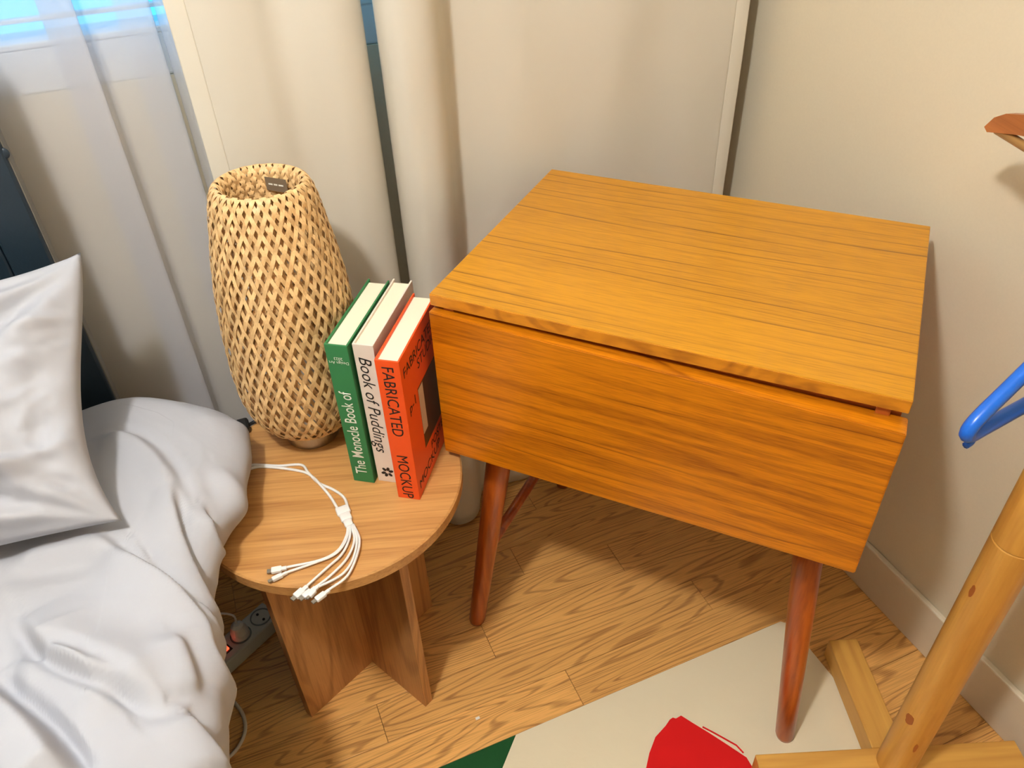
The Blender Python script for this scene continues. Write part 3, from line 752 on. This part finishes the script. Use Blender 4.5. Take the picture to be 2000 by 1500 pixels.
pegs = [(.935, math.radians(74.4)), (1.107, math.radians(78.5)), (1.05, math.radians(200)), (1.45, math.radians(300)), (1.55, math.radians(120)), (1.62, math.radians(10))]
PEG = []
for z, a in pegs:
    d = Vector((math.cos(a), math.sin(a), 0)); wl = .135 if z > .95 else .098
    obj('peg', tube([d * .02 + Z * z, d * .08 + Z * (z + .02), d * wl + Z * (z + (.05 if z > .95 else .028))], lambda t: .009 - .001 * t, 12, 5), 'pine_x', rk, smooth=True)

# hangers
def frame_dir(d): d = Vector((d[0], d[1], 0)).normalized(); return d
# wooden: tip by the right wall, runs back towards the rack
tip = Vector((.925, .676, .994)); d = frame_dir((-.278, -.961))
hg = thing('clothes_hanger', 'brown wooden clothes hanger with trouser rod near the right wall', 'hanger', tip[:], math.atan2(d.y, d.x))
bm = bmesh.new()
top = [(0, .0), (.012, .016), (.03, .027), (.06, .036), (.12, .052), (.17, .066), (.205, .075)]
bot = [(.205, .046), (.17, .038), (.12, .026), (.06, .012), (.03, .003), (.008, -.004)]
half = top + bot
full = top + [(.41 - x, z) for x, z in top[::-1]] + [(.41 - x, z) for x, z in bot[::-1]] + bot
a = [bm.verts.new((x, -.0065, z)) for x, z in full]; b = [bm.verts.new((x, .0065, z)) for x, z in full]
bm.faces.new(a); bm.faces.new(b[::-1])
for i in range(len(full)): bm.faces.new((a[i], b[i], b[(i + 1) % len(full)], a[(i + 1) % len(full)]))
bmesh.ops.bevel(bm, geom=[e for e in bm.edges if len(e.link_faces) == 2 and e.calc_face_angle(0) > .9], offset=.002, segments=2, affect='EDGES')
obj('shoulder_arm', bm, 'hang_wood', hg)
obj('trouser_rod', tube([(.018, 0, .002), (.392, 0, .002)], .0058, 12, 2, smooth_path=False), 'hang_rod', hg, smooth=True)
obj('hook', tube([(.205, 0, .07), (.205, 0, .115), (.19, 0, .14), (.19, 0, .165), (.205, 0, .18), (.222, 0, .17)], .002, 8, 6), 'chrome', hg, smooth=True)
# blue plastic
tip = Vector((.668, .394, .803)); d = frame_dir((.992, .124))
hb = thing('clothes_hanger', 'bright blue plastic clothes hanger hanging beside the rack pole', 'hanger', tip[:], math.atan2(d.y, d.x))
HWd = .335
obj('hanger_frame', tube([(HWd / 2, 0, .105), (.10, 0, .072), (.05, 0, .040), (.016, 0, .018), (.004, 0, .006), (.003, 0, -.004), (.012, 0, -.009), (.04, 0, -.009), (.12, 0, -.009), (HWd - .12, 0, -.009), (HWd - .04, 0, -.009), (HWd - .012, 0, -.009), (HWd - .003, 0, -.004), (HWd - .004, 0, .006), (HWd - .016, 0, .018), (HWd - .05, 0, .040), (HWd - .10, 0, .072), (HWd / 2, 0, .105)], .0082, 10, 6), 'blue', hb, smooth=True)
obj('strap_hook', tube([(.020, 0, -.012), (.018, 0, -.022), (.010, 0, -.024)], .004, 8, 4), 'blue', hb, smooth=True)
obj('hook', tube([(HWd / 2, 0, .10), (HWd / 2, 0, .125), (HWd / 2 - .018, 0, .142), (HWd / 2 - .012, 0, .165), (HWd / 2 + .008, 0, .17), (HWd / 2 + .02, 0, .155)], .004, 8, 6), 'blue', hb, smooth=True)

# scrap of paper on the floor
p = atz(933, 1403, .0)
tag(obj('paper_scrap', nbox((p.x - .004, p.y - .0025, 0), (p.x + .004, p.y + .0025, .0014), .0004), 'white_pl'), 'tiny white scrap lying on the oak floor', 'scrap')
